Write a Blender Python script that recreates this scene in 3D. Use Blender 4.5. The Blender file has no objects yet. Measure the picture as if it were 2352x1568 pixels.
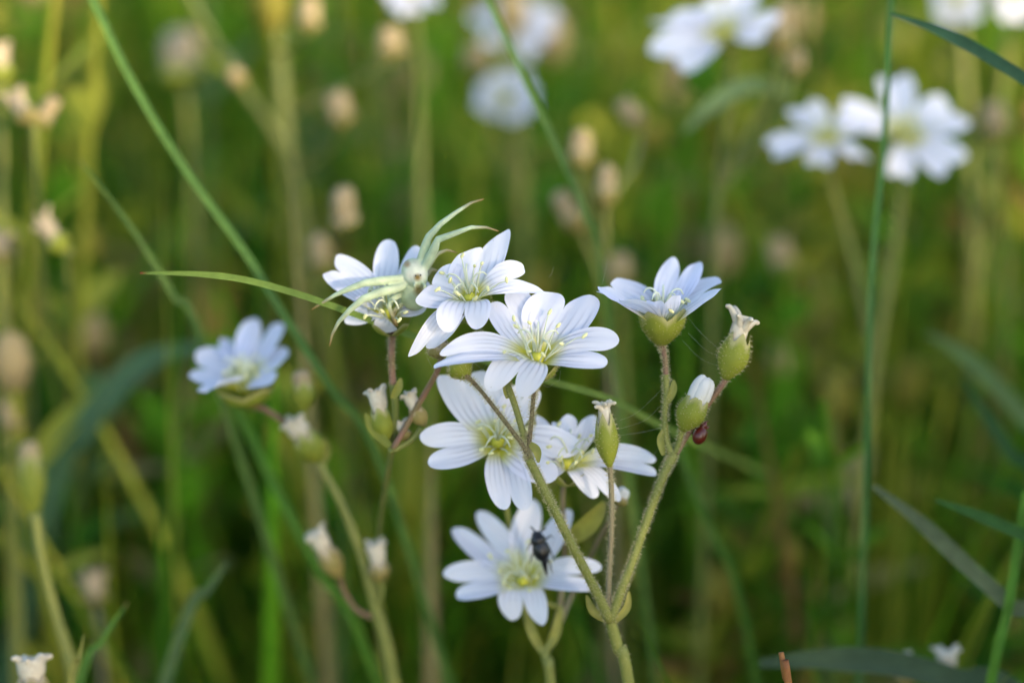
import bpy, bmesh, math, random
import numpy as np
from mathutils import Vector, Matrix, Quaternion

random.seed(7)
RNG = np.random.default_rng(11)
S = bpy.context.scene
COL = S.collection
MM = 0.001

# ------------------------------------------------------------------ camera
D = 0.300                       # focus distance, metres
LENS, SENSOR = 60.0, 22.3
W = SENSOR / LENS * D           # width of the frame at the focus plane
ZS = 0.55                       # real mm per depth unit in at()
PITCH = math.radians(20)
C0 = Vector((0, 0, 0.125))      # what the lens is focused on
FWD = Vector((0, math.cos(PITCH), -math.sin(PITCH)))
RGT = Vector((1, 0, 0))
UPV = RGT.cross(FWD).normalized()
CAM = C0 - FWD * D
cd = bpy.data.cameras.new('camera')
cam = bpy.data.objects.new('camera', cd)
COL.objects.link(cam)
cam.matrix_world = Matrix.Translation(CAM) @ Matrix((RGT, UPV, -FWD)).transposed().to_4x4()
cd.lens, cd.sensor_width = LENS, SENSOR
cd.clip_start, cd.clip_end = 0.005, 500
cd.dof.use_dof = True
cd.dof.focus_distance = D + 0.0005
cd.dof.aperture_fstop = 5.3
S.camera = cam

# ------------------------------------------------------------------ light
SUN_EL, SUN_AZ = math.radians(16), math.radians(140)   # azimuth clockwise from +Y
wd = bpy.data.worlds.new('World'); S.world = wd; wd.use_nodes = True
nt = wd.node_tree
sky = nt.nodes.new('ShaderNodeTexSky'); sky.sky_type = 'NISHITA'; sky.sun_disc = False
sky.sun_elevation, sky.sun_rotation = SUN_EL, SUN_AZ
bg = nt.nodes['Background']; bg.inputs['Strength'].default_value = 0.15
nt.links.new(sky.outputs[0], bg.inputs['Color'])
sl = bpy.data.lights.new('sun', 'SUN'); sl.energy = 2.9; sl.angle = math.radians(1.2); sl.color = (1.0, 0.83, 0.58)
so = bpy.data.objects.new('sun', sl); COL.objects.link(so)
sdir = Vector((math.sin(SUN_AZ) * math.cos(SUN_EL), math.cos(SUN_AZ) * math.cos(SUN_EL), math.sin(SUN_EL)))
so.rotation_euler = sdir.to_track_quat('Z', 'Y').to_euler()
vs = S.view_settings
vs.view_transform = 'Standard'; vs.look = 'None'; vs.exposure = 1.68; vs.gamma = 1.0

# ------------------------------------------------------------------ helpers
def at(px, py, dz=0.0):
    """point seen at photo pixel (2352 wide) and dz mm beyond the focus plane"""
    d = D + dz * ZS * MM
    k = W / 2352 * d / D
    return CAM + RGT * ((px - 1176) * k) + UPV * ((784 - py) * k) + FWD * d

def cv(x, y, z):
    return (RGT * x + UPV * y - FWD * z).normalized()

def ray_plane(px, py, P, n):
    d = (at(px, py, 0) - CAM).normalized()
    den = d.dot(n)
    if abs(den) < 0.12: return at(px, py, ((P - CAM).dot(FWD) - D) / MM / ZS)
    return CAM + d * ((P - CAM).dot(n) / den)

def tag(o, label=None, cat=None, group=None, kind=None):
    if label: o['label'] = label
    if cat: o['category'] = cat
    if group: o['group'] = group
    if kind: o['kind'] = kind
    return o

def empty(name, loc):
    o = bpy.data.objects.new(name, None); COL.objects.link(o)
    o.location = loc; o.empty_display_size = 0.01
    return o

class MB:
    """collects geometry; build() links it as one mesh object"""
    def __init__(s): s.v = []; s.f = []; s.m = []; s.uv = []; s.c = []
    def add(s, verts, faces, mi=0, uvs=None, col=None):
        o = len(s.v); s.v += [tuple(p) for p in verts]
        s.f += [tuple(i + o for i in f) for f in faces]; s.m += [mi] * len(faces)
        s.uv += uvs if uvs else [(0, 0)] * len(verts)
        s.c += col if isinstance(col, list) else [col or (1, 1, 1)] * len(verts)
    def build(s, name, mats, parent=None, origin=None):
        me = bpy.data.meshes.new(name)
        P = np.array(s.v, dtype=np.float64).reshape(-1, 3)
        root = parent
        off = Vector((0, 0, 0))
        org = Vector(origin) if origin is not None else (Vector(P.mean(0)) if len(P) else Vector())
        P = P - np.array(org)
        me.from_pydata(P.tolist(), [], s.f)
        for m in (mats if isinstance(mats, (list, tuple)) else [mats]): me.materials.append(m)
        n = len(me.polygons)
        me.polygons.foreach_set('material_index', s.m)
        me.polygons.foreach_set('use_smooth', [True] * n)
        li = np.zeros(len(me.loops), dtype=np.int32); me.loops.foreach_get('vertex_index', li)
        uvl = me.uv_layers.new(name='UVMap')
        uvl.data.foreach_set('uv', np.array(s.uv, dtype=np.float32)[li].ravel())
        ca = me.color_attributes.new('Col', 'FLOAT_COLOR', 'POINT')
        cc = np.ones((len(P), 4), dtype=np.float32); cc[:, :3] = np.array(s.c, dtype=np.float32)
        ca.data.foreach_set('color', cc.ravel())
        me.update()
        o = bpy.data.objects.new(name, me); COL.objects.link(o)
        o.location = org
        p = parent
        if p is not None:
            o.parent = p
            w = Vector((0, 0, 0)); q = p
            while q is not None: w += q.location; q = q.parent
            o.location = org - w
        return o

def catmull(pts, n=6):
    pts = [Vector(p) for p in pts]
    if len(pts) < 3: return [pts[0].lerp(pts[-1], i / n) for i in range(n + 1)]
    P = [pts[0] * 2 - pts[1]] + pts + [pts[-1] * 2 - pts[-2]]
    out = []
    for i in range(1, len(P) - 2):
        a, b, c, d = P[i - 1:i + 3]
        for k in range(n):
            t = k / n
            out.append(0.5 * ((2 * b) + (c - a) * t + (2 * a - 5 * b + 4 * c - d) * t * t + (3 * b - a - 3 * c + d) * t ** 3))
    out.append(P[-2].copy())
    return out

def frames(path):
    T = []
    for i in range(len(path)):
        a = path[max(0, i - 1)]; b = path[min(len(path) - 1, i + 1)]
        T.append((b - a).normalized())
    ref = RGT if abs(T[0].dot(RGT)) < 0.9 else UPV
    N = [(ref - T[0] * ref.dot(T[0])).normalized()]
    for i in range(1, len(path)):
        v = N[-1] - T[i] * N[-1].dot(T[i])
        N.append(v.normalized() if v.length > 1e-9 else N[-1])
    return T, N

def interp(vals, t):
    """vals: list of radii spread evenly over t in 0..1"""
    if not isinstance(vals, (list, tuple)): return vals
    x = t * (len(vals) - 1); i = min(int(x), len(vals) - 2)
    return vals[i] + (vals[i + 1] - vals[i]) * (x - i)

def tube(mb, pts, r, seg=8, sub=6, mi=0, hairs=0, hmi=1, hl=0.35, caps=True, flat=1.0):
    path = catmull(pts, sub) if sub else [Vector(p) for p in pts]
    T, N = frames(path); n = len(path)
    V = []; F = []; UV = []
    for i, p in enumerate(path):
        rr = interp(r, i / (n - 1)) * MM; B = T[i].cross(N[i])
        for k in range(seg):
            a = 2 * math.pi * k / seg
            V.append(p + N[i] * math.cos(a) * rr + B * math.sin(a) * rr * flat); UV.append((k / seg, i / (n - 1)))
    for i in range(n - 1):
        for k in range(seg):
            F.append((i * seg + k, i * seg + (k + 1) % seg, (i + 1) * seg + (k + 1) % seg, (i + 1) * seg + k))
    if caps:
        F.append(tuple(reversed(range(seg)))); F.append(tuple(range((n - 1) * seg, n * seg)))
    mb.add(V, F, mi, UV)
    for _ in range(hairs):
        x = random.random() * (n - 1.001); i = int(x); p = path[i].lerp(path[i + 1], x - i)
        B = T[i].cross(N[i]); a = random.random() * 2 * math.pi
        o = N[i] * math.cos(a) + B * math.sin(a); rr = interp(r, x / (n - 1)) * MM
        hair(mb, p + o * rr * 0.95, (o + T[i] * random.uniform(-.5, .5)).normalized(), hl * random.uniform(.5, 1.2), hmi)
    return path

def hair(mb, p, d, l, mi):
    s = d.cross(FWD)
    if s.length < 1e-6: s = UPV.copy()
    s.normalize(); s *= 0.020 * MM
    q = p + d * l * MM
    mb.add([p - s, p + s, q + s * .4, q - s * .4], [(0, 1, 2, 3)], mi)

def ellipsoid(mb, c, ax, rl, rw, seg=12, ring=8, mi=0, bump=0.0, taper=0.0, uv=None):
    ax = ax.normalized(); ref = RGT if abs(ax.dot(RGT)) < .9 else UPV
    N = (ref - ax * ref.dot(ax)).normalized(); B = ax.cross(N)
    V = []; F = []
    for i in range(ring + 1):
        t = math.pi * i / ring
        for k in range(seg):
            a = 2 * math.pi * k / seg
            q = 1 + bump * math.sin(a * 3 + i * 1.7) * math.sin(i * 2.3)
            w = rw * (1 + taper * math.cos(t))
            V.append(c + ax * (-math.cos(t) * rl * MM) + (N * math.cos(a) + B * math.sin(a)) * (math.sin(t) * w * q * MM + 1e-6))
    for i in range(ring):
        for k in range(seg):
            F.append((i * seg + k, i * seg + (k + 1) % seg, (i + 1) * seg + (k + 1) % seg, (i + 1) * seg + k))
    mb.add(V, F, mi)

# ------------------------------------------------------------------ materials
def nodes(name):
    m = bpy.data.materials.new(name); m.use_nodes = True
    t = m.node_tree; return m, t, t.nodes['Principled BSDF'], t.nodes['Material Output']

def math_node(t, op, a, b=None, clamp=False):
    n = t.nodes.new('ShaderNodeMath'); n.operation = op; n.use_clamp = clamp
    for i, x in enumerate((a, b)):
        if x is None: continue
        if isinstance(x, (int, float)): n.inputs[i].default_value = x
        else: t.links.new(x, n.inputs[i])
    return n.outputs[0]

def mix_rgb(t, fac, a, b, mode='MIX'):
    n = t.nodes.new('ShaderNodeMix'); n.data_type = 'RGBA'; n.blend_type = mode
    for sock, x in ((n.inputs[0], fac), (n.inputs[6], a), (n.inputs[7], b)):
        if isinstance(x, (int, float)): sock.default_value = x
        elif isinstance(x, tuple): sock.default_value = (*x, 1) if len(x) == 3 else x
        else: t.links.new(x, sock)
    return n.outputs[2]

def translucent(t, bsdf, out, color, fac):
    tr = t.nodes.new('ShaderNodeBsdfTranslucent'); mx = t.nodes.new('ShaderNodeMixShader')
    if isinstance(color, tuple): tr.inputs['Color'].default_value = (*color, 1)
    else: t.links.new(color, tr.inputs['Color'])
    if isinstance(fac, (int, float)): mx.inputs[0].default_value = fac
    else: t.links.new(fac, mx.inputs[0])
    t.links.new(bsdf.outputs[0], mx.inputs[1]); t.links.new(tr.outputs[0], mx.inputs[2]); t.links.new(mx.outputs[0], out.inputs[0])

def noise(t, scale, detail=3, coord='Object'):
    tc = t.nodes.new('ShaderNodeTexCoord'); n = t.nodes.new('ShaderNodeTexNoise')
    n.inputs['Scale'].default_value = scale; n.inputs['Detail'].default_value = detail
    t.links.new(tc.outputs[coord], n.inputs['Vector']); return n.outputs[0]

def plain(name, c1, c2=None, scale=900, rough=.6, trans=0.0, bump=0.0, spec=.3):
    m, t, b, out = nodes(name)
    c2 = c2 or tuple(x * .7 for x in c1)
    f = noise(t, scale)
    f = math_node(t, 'MULTIPLY_ADD', f, 2.2); f.node.inputs[2].default_value = -.6; f.node.use_clamp = True
    col = mix_rgb(t, f, c1, c2)
    t.links.new(col, b.inputs['Base Color']); b.inputs['Roughness'].default_value = rough
    b.inputs['Specular IOR Level'].default_value = spec
    if bump:
        bn = t.nodes.new('ShaderNodeBump'); bn.inputs['Strength'].default_value = bump; bn.inputs['Distance'].default_value = 0.0002
        t.links.new(noise(t, scale * 2), bn.inputs['Height']); t.links.new(bn.outputs[0], b.inputs['Normal'])
    if trans: translucent(t, b, out, col, trans)
    return m

def petal_mat():
    m, t, b, out = nodes('petal_white')
    uv = t.nodes.new('ShaderNodeUVMap'); sp = t.nodes.new('ShaderNodeSeparateXYZ'); t.links.new(uv.outputs[0], sp.inputs[0])
    u, v = sp.outputs[0], sp.outputs[1]
    wob = math_node(t, 'MULTIPLY', noise(t, 230, 3), 4.0)
    ph = math_node(t, 'ADD', math_node(t, 'MULTIPLY', u, 27.0), wob)
    w = math_node(t, 'COSINE', ph)
    w = math_node(t, 'POWER', math_node(t, 'MULTIPLY_ADD', w, .5), 3.5)
    w.node.inputs[0].links[0].from_node.inputs[2].default_value = .5
    fade = t.nodes.new('ShaderNodeMapRange'); fade.interpolation_type = 'SMOOTHSTEP'
    for i, x in enumerate((.90, .35, 0, 1)): fade.inputs[i + 1].default_value = x
    t.links.new(v, fade.inputs[0])
    vein = math_node(t, 'MULTIPLY', w, fade.outputs[0])
    vein = math_node(t, 'MULTIPLY', vein, math_node(t, 'MULTIPLY_ADD', noise(t, 420, 2), 1.5))
    vein.node.inputs[1].links[0].from_node.inputs[2].default_value = .0
    col = mix_rgb(t, vein, (.82, .82, .945), (.46, .46, .58))
    base = t.nodes.new('ShaderNodeMapRange'); base.interpolation_type = 'SMOOTHSTEP'
    for i, x in enumerate((.52, .20, 0, 1)): base.inputs[i + 1].default_value = x
    t.links.new(v, base.inputs[0])
    col = mix_rgb(t, base.outputs[0], col, (.62, .60, .06))
    sp2 = math_node(t, 'GREATER_THAN', noise(t, 2600, 1), .80)
    col = mix_rgb(t, math_node(t, 'MULTIPLY', sp2, .5), col, (.3, .28, .3))
    t.links.new(col, b.inputs['Base Color']); b.inputs['Roughness'].default_value = .55
    b.inputs['Specular IOR Level'].default_value = .25
    bn = t.nodes.new('ShaderNodeBump'); bn.inputs['Strength'].default_value = .5; bn.inputs['Distance'].default_value = .0002; bn.invert = True
    t.links.new(vein, bn.inputs['Height']); t.links.new(bn.outputs[0], b.inputs['Normal'])
    translucent(t, b, out, col, .38)
    return m

def attr_mat(name, trans, rough=.55, spec=.35, scale=700, stripe=0.0):
    m, t, b, out = nodes(name)
    a = t.nodes.new('ShaderNodeVertexColor'); a.layer_name = 'Col'
    f = math_node(t, 'MULTIPLY_ADD', noise(t, scale), .7); f.node.inputs[2].default_value = .65
    n = t.nodes.new('ShaderNodeCombineColor')
    for i in range(3): t.links.new(f, n.inputs[i])
    col = mix_rgb(t, 1.0, a.outputs[0], n.outputs[0], 'MULTIPLY')
    t.links.new(col, b.inputs['Base Color']); b.inputs['Roughness'].default_value = rough
    b.inputs['Specular IOR Level'].default_value = spec
    if stripe:
        uv = t.nodes.new('ShaderNodeUVMap'); sp = t.nodes.new('ShaderNodeSeparateXYZ'); t.links.new(uv.outputs[0], sp.inputs[0])
        bn = t.nodes.new('ShaderNodeBump'); bn.inputs['Strength'].default_value = stripe; bn.inputs['Distance'].default_value = .0001
        t.links.new(math_node(t, 'SINE', math_node(t, 'MULTIPLY', sp.outputs[0], 55)), bn.inputs['Height']); t.links.new(bn.outputs[0], b.inputs['Normal'])
    translucent(t, b, out, col, trans)
    return m

def calyx_mat(name, c1, c2, edge):
    m, t, b, out = nodes(name)
    uv = t.nodes.new('ShaderNodeUVMap'); sp = t.nodes.new('ShaderNodeSeparateXYZ'); t.links.new(uv.outputs[0], sp.inputs[0])
    col = mix_rgb(t, noise(t, 800), c1, c2)
    e = t.nodes.new('ShaderNodeMapRange'); e.interpolation_type = 'SMOOTHSTEP'
    for i, x in enumerate((.72, .97, 0, 1)): e.inputs[i + 1].default_value = x
    t.links.new(sp.outputs[1], e.inputs[0])
    col = mix_rgb(t, e.outputs[0], col, edge)
    t.links.new(col, b.inputs['Base Color']); b.inputs['Roughness'].default_value = .6
    b.inputs['Specular IOR Level'].default_value = .25
    bn = t.nodes.new('ShaderNodeBump'); bn.inputs['Strength'].default_value = .3; bn.inputs['Distance'].default_value = .0001
    t.links.new(noise(t, 2500), bn.inputs['Height']); t.links.new(bn.outputs[0], b.inputs['Normal'])
    translucent(t, b, out, col, .25)
    return m

M = {
    'petal': petal_mat(),
    'filament': plain('filament', (.80, .82, .70), (.74, .78, .62), trans=.4),
    'anther': plain('anther', (.80, .79, .46), (.74, .72, .36), 3000, .7, .15),
    'ovary': plain('ovary', (.50, .48, .05), (.38, .40, .05), 1500, .4),
    'calyx': calyx_mat('calyx_green', (.28, .31, .04), (.20, .24, .03), (.42, .40, .18)),
    'calyx_dry': calyx_mat('calyx_tan', (.34, .26, .10), (.24, .22, .06), (.52, .42, .28)),
    'stem': plain('stem_green', (.23, .24, .06), (.17, .19, .045), 500, .55, .12, .3),
    'stem_far': plain('stem_olive', (.20, .21, .06), (.13, .17, .04), 500, .55, .2),
    'stem_dark': plain('stem_brown', (.10, .07, .04), (.15, .13, .05), 600, .55, .08, .3),
    'stem_red': plain('stem_red', (.24, .12, .09), (.20, .15, .07), 500, .55, .12, .3),
    'stem_gray': plain('stem_grey', (.22, .20, .12), (.20, .16, .10), 400, .6, .12),
    'hair': plain('plant_hair', (.55, .50, .30), (.45, .40, .22), 300, .5, .4),
    'withered': plain('withered_white', (.80, .74, .62), (.66, .58, .45), 1800, .7, .3, .4),
    'withered_tan': plain('withered_tan', (.58, .47, .33), (.46, .37, .24), 1800, .7, .3, .4),
    'budtan': plain('bud_tan', (.50, .38, .22), (.42, .32, .16), 700, .55, .3),
    'budwhite': plain('bud_white', (.80, .79, .76), (.74, .73, .72), 700, .55, .3),
    'leaf': attr_mat('leaf', .28),
    'blade': attr_mat('grass_blade', .30, spec=.2, stripe=.4),
    'meadow': attr_mat('meadow_grass', .48, rough=.7, spec=.12, scale=220),
    'soil': plain('soil', (.018, .020, .008), (.030, .024, .012), 60, .9, 0, .4),
    'beetle_black': plain('beetle_black', (.006, .006, .009), (.012, .012, .018), 900, .35, 0, 0, .5),
    'beetle_red': plain('beetle_red', (.10, .010, .006), (.05, .006, .004), 900, .3, 0, 0, .5),
    'spider': attr_mat('spider', .40, .5, .3, 900),
    'silk': plain('silk', (.7, .68, .6), (.6, .6, .5), 300, .4, .3),
    'straw': plain('straw', (.45, .20, .06), (.25, .09, .03), 700, .5, .2, .4),
}

# ------------------------------------------------------------------ plant organs
def petal(parent, B, n, T1, T2, xn=.62, w=1.85, curl=.25, cup=2.0, cross=.10, flop=0.0, m=1.0, hi=True, seed=0):
    rnd = random.Random(seed)
    NX, NY = (22, 7) if hi else (10, 4)
    Mid = (T1 + T2) / 2; Sv = (T1 - T2) / 2
    o = Mid - B; o = o - n * o.dot(n); L = (Mid - B).length; o = o.normalized() if o.length > 1e-7 else RGT.copy()
    P1 = B + n * cup * MM + o * (.12 * L)
    P2 = Mid.lerp(B, .38) + n * (curl * L)
    sd = n.cross(o)
    if sd.dot(Sv) < 0: sd = -sd
    sd = sd * Sv.length
    xm = .70
    xn = min(.9, xn + .07); p_in = rnd.uniform(1.7, 2.2); ph = rnd.uniform(0, 6); ph2 = rnd.uniform(0, 6)
    def outer(x):
        if x < xm: return .30 + (w - .30) * math.sin(math.pi / 2 * (x / xm) ** 1.3)
        return 1 + (w - 1) * math.sqrt(max(0, 1 - ((x - xm) / (1 - xm)) ** 2.3))
    def inner(x):
        if x <= xn: return 0.0
        return 1 - math.sqrt(max(0, 1 - ((x - xn) / (1 - xn)) ** p_in))
    V = []; F = []; UV = []; idx = {}
    def vert(i, j, s):
        x = 1 - (1 - i / NX) ** 1.5
        k = (i, j, s)
        if j == 0 and x <= xn: k = (i, 0, 0)
        if k in idx: return idx[k]
        a, b = inner(x), outer(x)
        y = s * (a + (b - a) * j / NY) * (m + (1 - m) * min(1, max(0, (x - .25) / .6)))
        t = x; q = 1 - t
        sp = B * q ** 3 + P1 * (3 * q * q * t) + P2 * (3 * q * t * t) + Mid * t ** 3
        tg = (P1 - B) * (3 * q * q) + (P2 - P1) * (6 * q * t) + (Mid - P2) * (3 * t * t)
        e = t * t * (3 - 2 * t)
        sv = sd.lerp(Sv, e)
        N = tg.cross(sv)
        N = N.normalized() if N.length > 1e-14 else n.copy()
        if N.dot(n) < 0 and abs(N.dot(n)) > .2: N = -N
        yn = y / w
        h = cross * L * (yn * yn - .12) * (1 - .4 * t)
        h += .014 * L * math.sin(yn * 9 + ph) * t + .012 * L * math.sin(t * 7 + ph2 + yn * 3) * t
        h -= flop * L * max(0, t - .7) ** 2 * 4
        h -= .02 * L * math.exp(-(yn * 7) ** 2) * (1 if x <= xn else 0)
        V.append(sp + sv * y + N * h)
        un = y / (outer(min(x, xm)))
        UV.append((un, x))
        idx[k] = len(V) - 1
        return idx[k]
    for s in (1, -1):
        for i in range(NX):
            for j in range(NY):
                q = [vert(i, j, s), vert(i + 1, j, s), vert(i + 1, j + 1, s), vert(i, j + 1, s)]
                q = list(dict.fromkeys(q))
                if len(q) >= 3: F.append(tuple(q if s > 0 else q[::-1]))
    mb = MB(); mb.add(V, F, 0, UV)
    return mb.build('petal', M['petal'], parent)

def calyx_geo(mb, bot, n, depth, rad, flare=1.0, teeth=.55, mi=0, hairs=0, seg=40, close=0.0, rot=0.0, hmi=1):
    """five sepals joined at the base: a cup with five pointed teeth"""
    n = n.normalized(); ref = RGT if abs(n.dot(RGT)) < .9 else UPV
    N = (ref - n * ref.dot(n)).normalized(); Bv = n.cross(N); R = 10
    V = []; F = []; UV = []
    for i in range(R + 1):
        for k in range(seg):
            a = 2 * math.pi * k / seg
            saw = abs(((a + rot) * 5 / (2 * math.pi)) % 1 - .5) * 2
            H = depth * (1 - teeth * saw ** 1.3)
            t = i / R; h = t * H; f = h / depth
            r = rad * (math.sin(min(1, f * 1.5 + .10) * math.pi / 2) ** .9) * (1 + (flare - 1) * f * f)
            if close: r *= 1 - close * max(0, f - .35) ** 1.6 * 2
            r *= 1 + .05 * (1 - saw)
            V.append(bot + n * h * MM + (N * math.cos(a) + Bv * math.sin(a)) * max(r, .02) * MM)
            UV.append((saw, max(t, saw * .95 * (t ** .5))))
    for i in range(R):
        for k in range(seg):
            F.append((i * seg + k, i * seg + (k + 1) % seg, (i + 1) * seg + (k + 1) % seg, (i + 1) * seg + k))
    F.append(tuple(reversed(range(seg))))
    mb.add(V, F, mi, UV)
    for _ in range(hairs):
        q = random.randrange(len(V)); c = bot + n * (V[q] - bot).dot(n)
        o = (V[q] - c)
        if o.length < 1e-6: continue
        hair(mb, V[q], (o.normalized() + n * random.uniform(-.3, .6)).normalized(), random.uniform(.15, .4), hmi)

def flower(plant, base, nv, petals, cup=(2.15, 3.6), below=2.8, hi=True, teeth=.55, flare=1.15, cupk=2.0, stam=10, slen=5.0, seed=0, hairs=0):
    """base: pixel + depth of the flower's heart; returns (calyx bottom, flower object)"""
    B = at(*base); n = cv(*nv)
    bot = B - n * below * MM
    mb = MB()
    calyx_geo(mb, bot, n, cup[1], cup[0], flare, teeth, hairs=hairs, rot=seed * 1.3)
    fl = mb.build('flower', [M['calyx'], M['hair']], plant, bot)
    rnd = random.Random(seed * 31 + 5)
    for i, p in enumerate(petals):
        (a, b), kw = p[0], (p[1] if len(p) > 1 else {})
        T = []
        for q in (a, b):
            if len(q) == 4: T.append(at(q[0], q[1], base[2] + q[3] / ZS))
            else: T.append(ray_plane(q[0], q[1], B + n * q[2] * MM, n))
        kw = dict(kw); kw.setdefault('cup', cupk)
        petal(fl, B - n * .6 * MM, n, T[0], T[1], hi=hi, seed=seed * 10 + i, **kw)
    ref = RGT if abs(n.dot(RGT)) < .9 else UPV
    N = (ref - n * ref.dot(n)).normalized(); Bv = n.cross(N)
    mb = MB()
    ellipsoid(mb, B + n * .2 * MM, n, .95, .80, 12, 8, 0)
    if hi:
        for k in range(5):
            a = 2 * math.pi * k / 5 + .3; o = N * math.cos(a) + Bv * math.sin(a)
            tube(mb, [B + n * 1.3 * MM + o * .2 * MM, B + n * 2.6 * MM + o * .5 * MM, B + n * 3.7 * MM + o * 1.1 * MM, B + n * 3.8 * MM + o * 1.9 * MM, B + n * 3.2 * MM + o * 2.3 * MM], [.12, .12, .11, .10, .08], 6, 4, 1)
    mb.build('pistil', [M['ovary'], M['filament']], fl)
    for k in range(stam):
        a = 2 * math.pi * (k + rnd.uniform(-.25, .25)) / stam; o = N * math.cos(a) + Bv * math.sin(a)
        l = slen * rnd.uniform(.66, 1.0); sp = rnd.uniform(.28, .75) if k % 2 else rnd.uniform(.55, .95)
        p0 = B + o * .8 * MM; p3 = B + (n * l * (1 - .30 * sp) + o * (l * sp * .85 + .8)) * MM
        p1 = p0.lerp(p3, .35) + n * .35 * MM; p2 = p0.lerp(p3, .75) + n * .45 * MM
        mb = MB()
        tube(mb, [p0, p1, p2, p3], [.11, .10, .08, .06], 6, 4 if hi else 2, 0)
        d = (o * rnd.uniform(-1, 1) + n.cross(o) * rnd.uniform(-1, 1) + n * .6).normalized()
        ellipsoid(mb, p3 + d * .15 * MM, d, rnd.uniform(.32, .46), .20, 8, 6, 1, .12)
        mb.build('stamen', [M['filament'], M['anther']], fl)
    return bot, fl

def bud(plant, base, top, tip, wid, kind='bud', dry=False, tan=None, tuft=None, hairs=0, seed=0, name=None):
    """closed bud (white folded petals above) or withered head (crumpled white tuft)
    base/top of the calyx and tip of the white as (px,py,dz); wid = half width in mm"""
    rnd = random.Random(seed + 3)
    tan = (base[2] > 80) if tan is None else tan
    tuft = (base[2] > 15) if tuft is None else tuft
    b, t, e = at(*base), at(*top), at(*tip)
    n = (t - b).normalized(); dep = (t - b).length / MM
    mb = MB()
    calyx_geo(mb, b, n, dep * 1.08, wid * 1.10, 1.0, .26, hairs=hairs, seg=30, close=.42 if kind == 'bud' else .46, rot=seed)
    o = mb.build(name or ('bud' if kind == 'bud' else 'withered_flower'), [M['calyx_dry' if dry else 'calyx'], M['hair']], plant, b)
    mb = MB(); ax = (e - t); wl = ax.length / MM
    ref = RGT if abs(n.dot(RGT)) < .9 else UPV
    N = (ref - n * ref.dot(n)).normalized(); Bv = n.cross(N)
    st = t - n * dep * .35 * MM
    if kind == 'bud':
        for k in range(5):            # folded petals spiralling round each other
            a = 2 * math.pi * k / 5 + seed; oo = N * math.cos(a) + Bv * math.sin(a)
            c = st.lerp(e, .46) + oo * wid * .36 * MM
            ellipsoid(mb, c, (e - st) - oo * wid * .12 * MM, (e - st).length / MM * (.52 + .04 * rnd.uniform(-1, 1)), wid * .52, 12, 9, 0, .04, -.15)
        mb.build('folded_petals', M['budtan' if tan else 'budwhite'], o)
    else:
        # shrivelled corolla: a crumpled neck that frays into curled lobes
        tube(mb, [st, st.lerp(e, .5), e - (e - t) * .15], [wid * .5, wid * (.62 if not tuft else .80), wid * (.5 if not tuft else .85)], 9, 5)
        for k in range(6):
            a = 2 * math.pi * (k + rnd.uniform(-.3, .3)) / 6 + seed; oo = N * math.cos(a) + Bv * math.sin(a)
            s = t.lerp(e, rnd.uniform(.0, .35)); q = wl * rnd.uniform(.7, 1.1)
            pe = t.lerp(e, rnd.uniform(.7, 1.05)) + oo * wid * rnd.uniform(.7, 1.1) * MM
            tube(mb, [s, s.lerp(pe, .6) + n * .25 * MM, pe, pe + oo * .25 * MM - n * .12 * MM], [wid * .30, wid * .24, wid * .17, wid * .13], 7, 4)
            ellipsoid(mb, pe + oo * .15 * MM, oo, wid * .22, wid * .17, 7, 5, 0, .3)
        mb.build('shrivelled_petals', M['withered_tan' if tan else 'withered'], o)
    return b

def stem(plant, pts, r, mat='stem', name='stem', hairs=0, hl=.35, ground=False, seg=9):
    P = [Vector(p) if isinstance(p, Vector) else at(*p) for p in pts]
    if ground: P += to_ground(P[-2], P[-1])
    mb = MB(); tube(mb, P, r, seg, 6, 0, hairs, 1, hl)
    return mb.build(name, [M[mat], M['hair']], plant)

def to_ground(a, b):
    d = (b - a).normalized(); d = (d * .6 + Vector((0, 0.05, -1)) * .5).normalized()
    if d.z > -.3: d.z = -.3; d.normalize()
    L = max(b.z, .002) / -d.z
    return [b + d * L * .5, Vector((b.x + d.x * L, b.y + d.y * L, -.001))]

def blade_geo(mb, P, wid, col, tipcol=None, fold=.35, prof=None, sub=7, face=None, mi=0, twist=0.0, tl=.02):
    """P from the tip to the base; wid full width in mm at the widest"""
    path = catmull(P, sub); n = len(path); T, _ = frames(path)
    V = []; F = []; UV = []; C = []
    for i, p in enumerate(path):
        t = i / (n - 1)
        w = wid * (prof(t) if prof else min(1, .06 + 1.25 * t ** .6)) * .5 * MM
        f = face if face is not None else (CAM - p).normalized()
        s = T[i].cross(f); s = s.normalized() if s.length > 1e-9 else RGT.copy()
        if twist: s = Quaternion(T[i], twist * (t - .5)) @ s
        u = s.cross(T[i]).normalized()
        for k in range(5):
            y = (k - 2) / 2
            V.append(p + s * w * y + u * w * fold * (y * y)); UV.append(((k / 4), t))
            if tipcol and t < tl: C.append(tuple(tipcol))
            else: C.append(tuple(c * (1 + .12 * (abs(y) > .9)) for c in col))
    for i in range(n - 1):
        for k in range(4):
            F.append((i * 5 + k, i * 5 + k + 1, (i + 1) * 5 + k + 1, (i + 1) * 5 + k))
    mb.add(V, F, mi, UV, C)

def grass_blade(label, pts, wid, col, tipcol=None, fold=.35, ground=True, name='grass_blade', prof=None, group='single grass blades in the meadow', twist=0.0, tl=.02):
    P = [at(*p) for p in pts]
    if ground: P += to_ground(P[-2], P[-1])
    mb = MB(); blade_geo(mb, P, wid, col, tipcol, fold, prof, twist=twist, tl=tl)
    o = mb.build(name, M['blade'], None, P[-1])
    return tag(o, label, 'grass blade', group)

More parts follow.
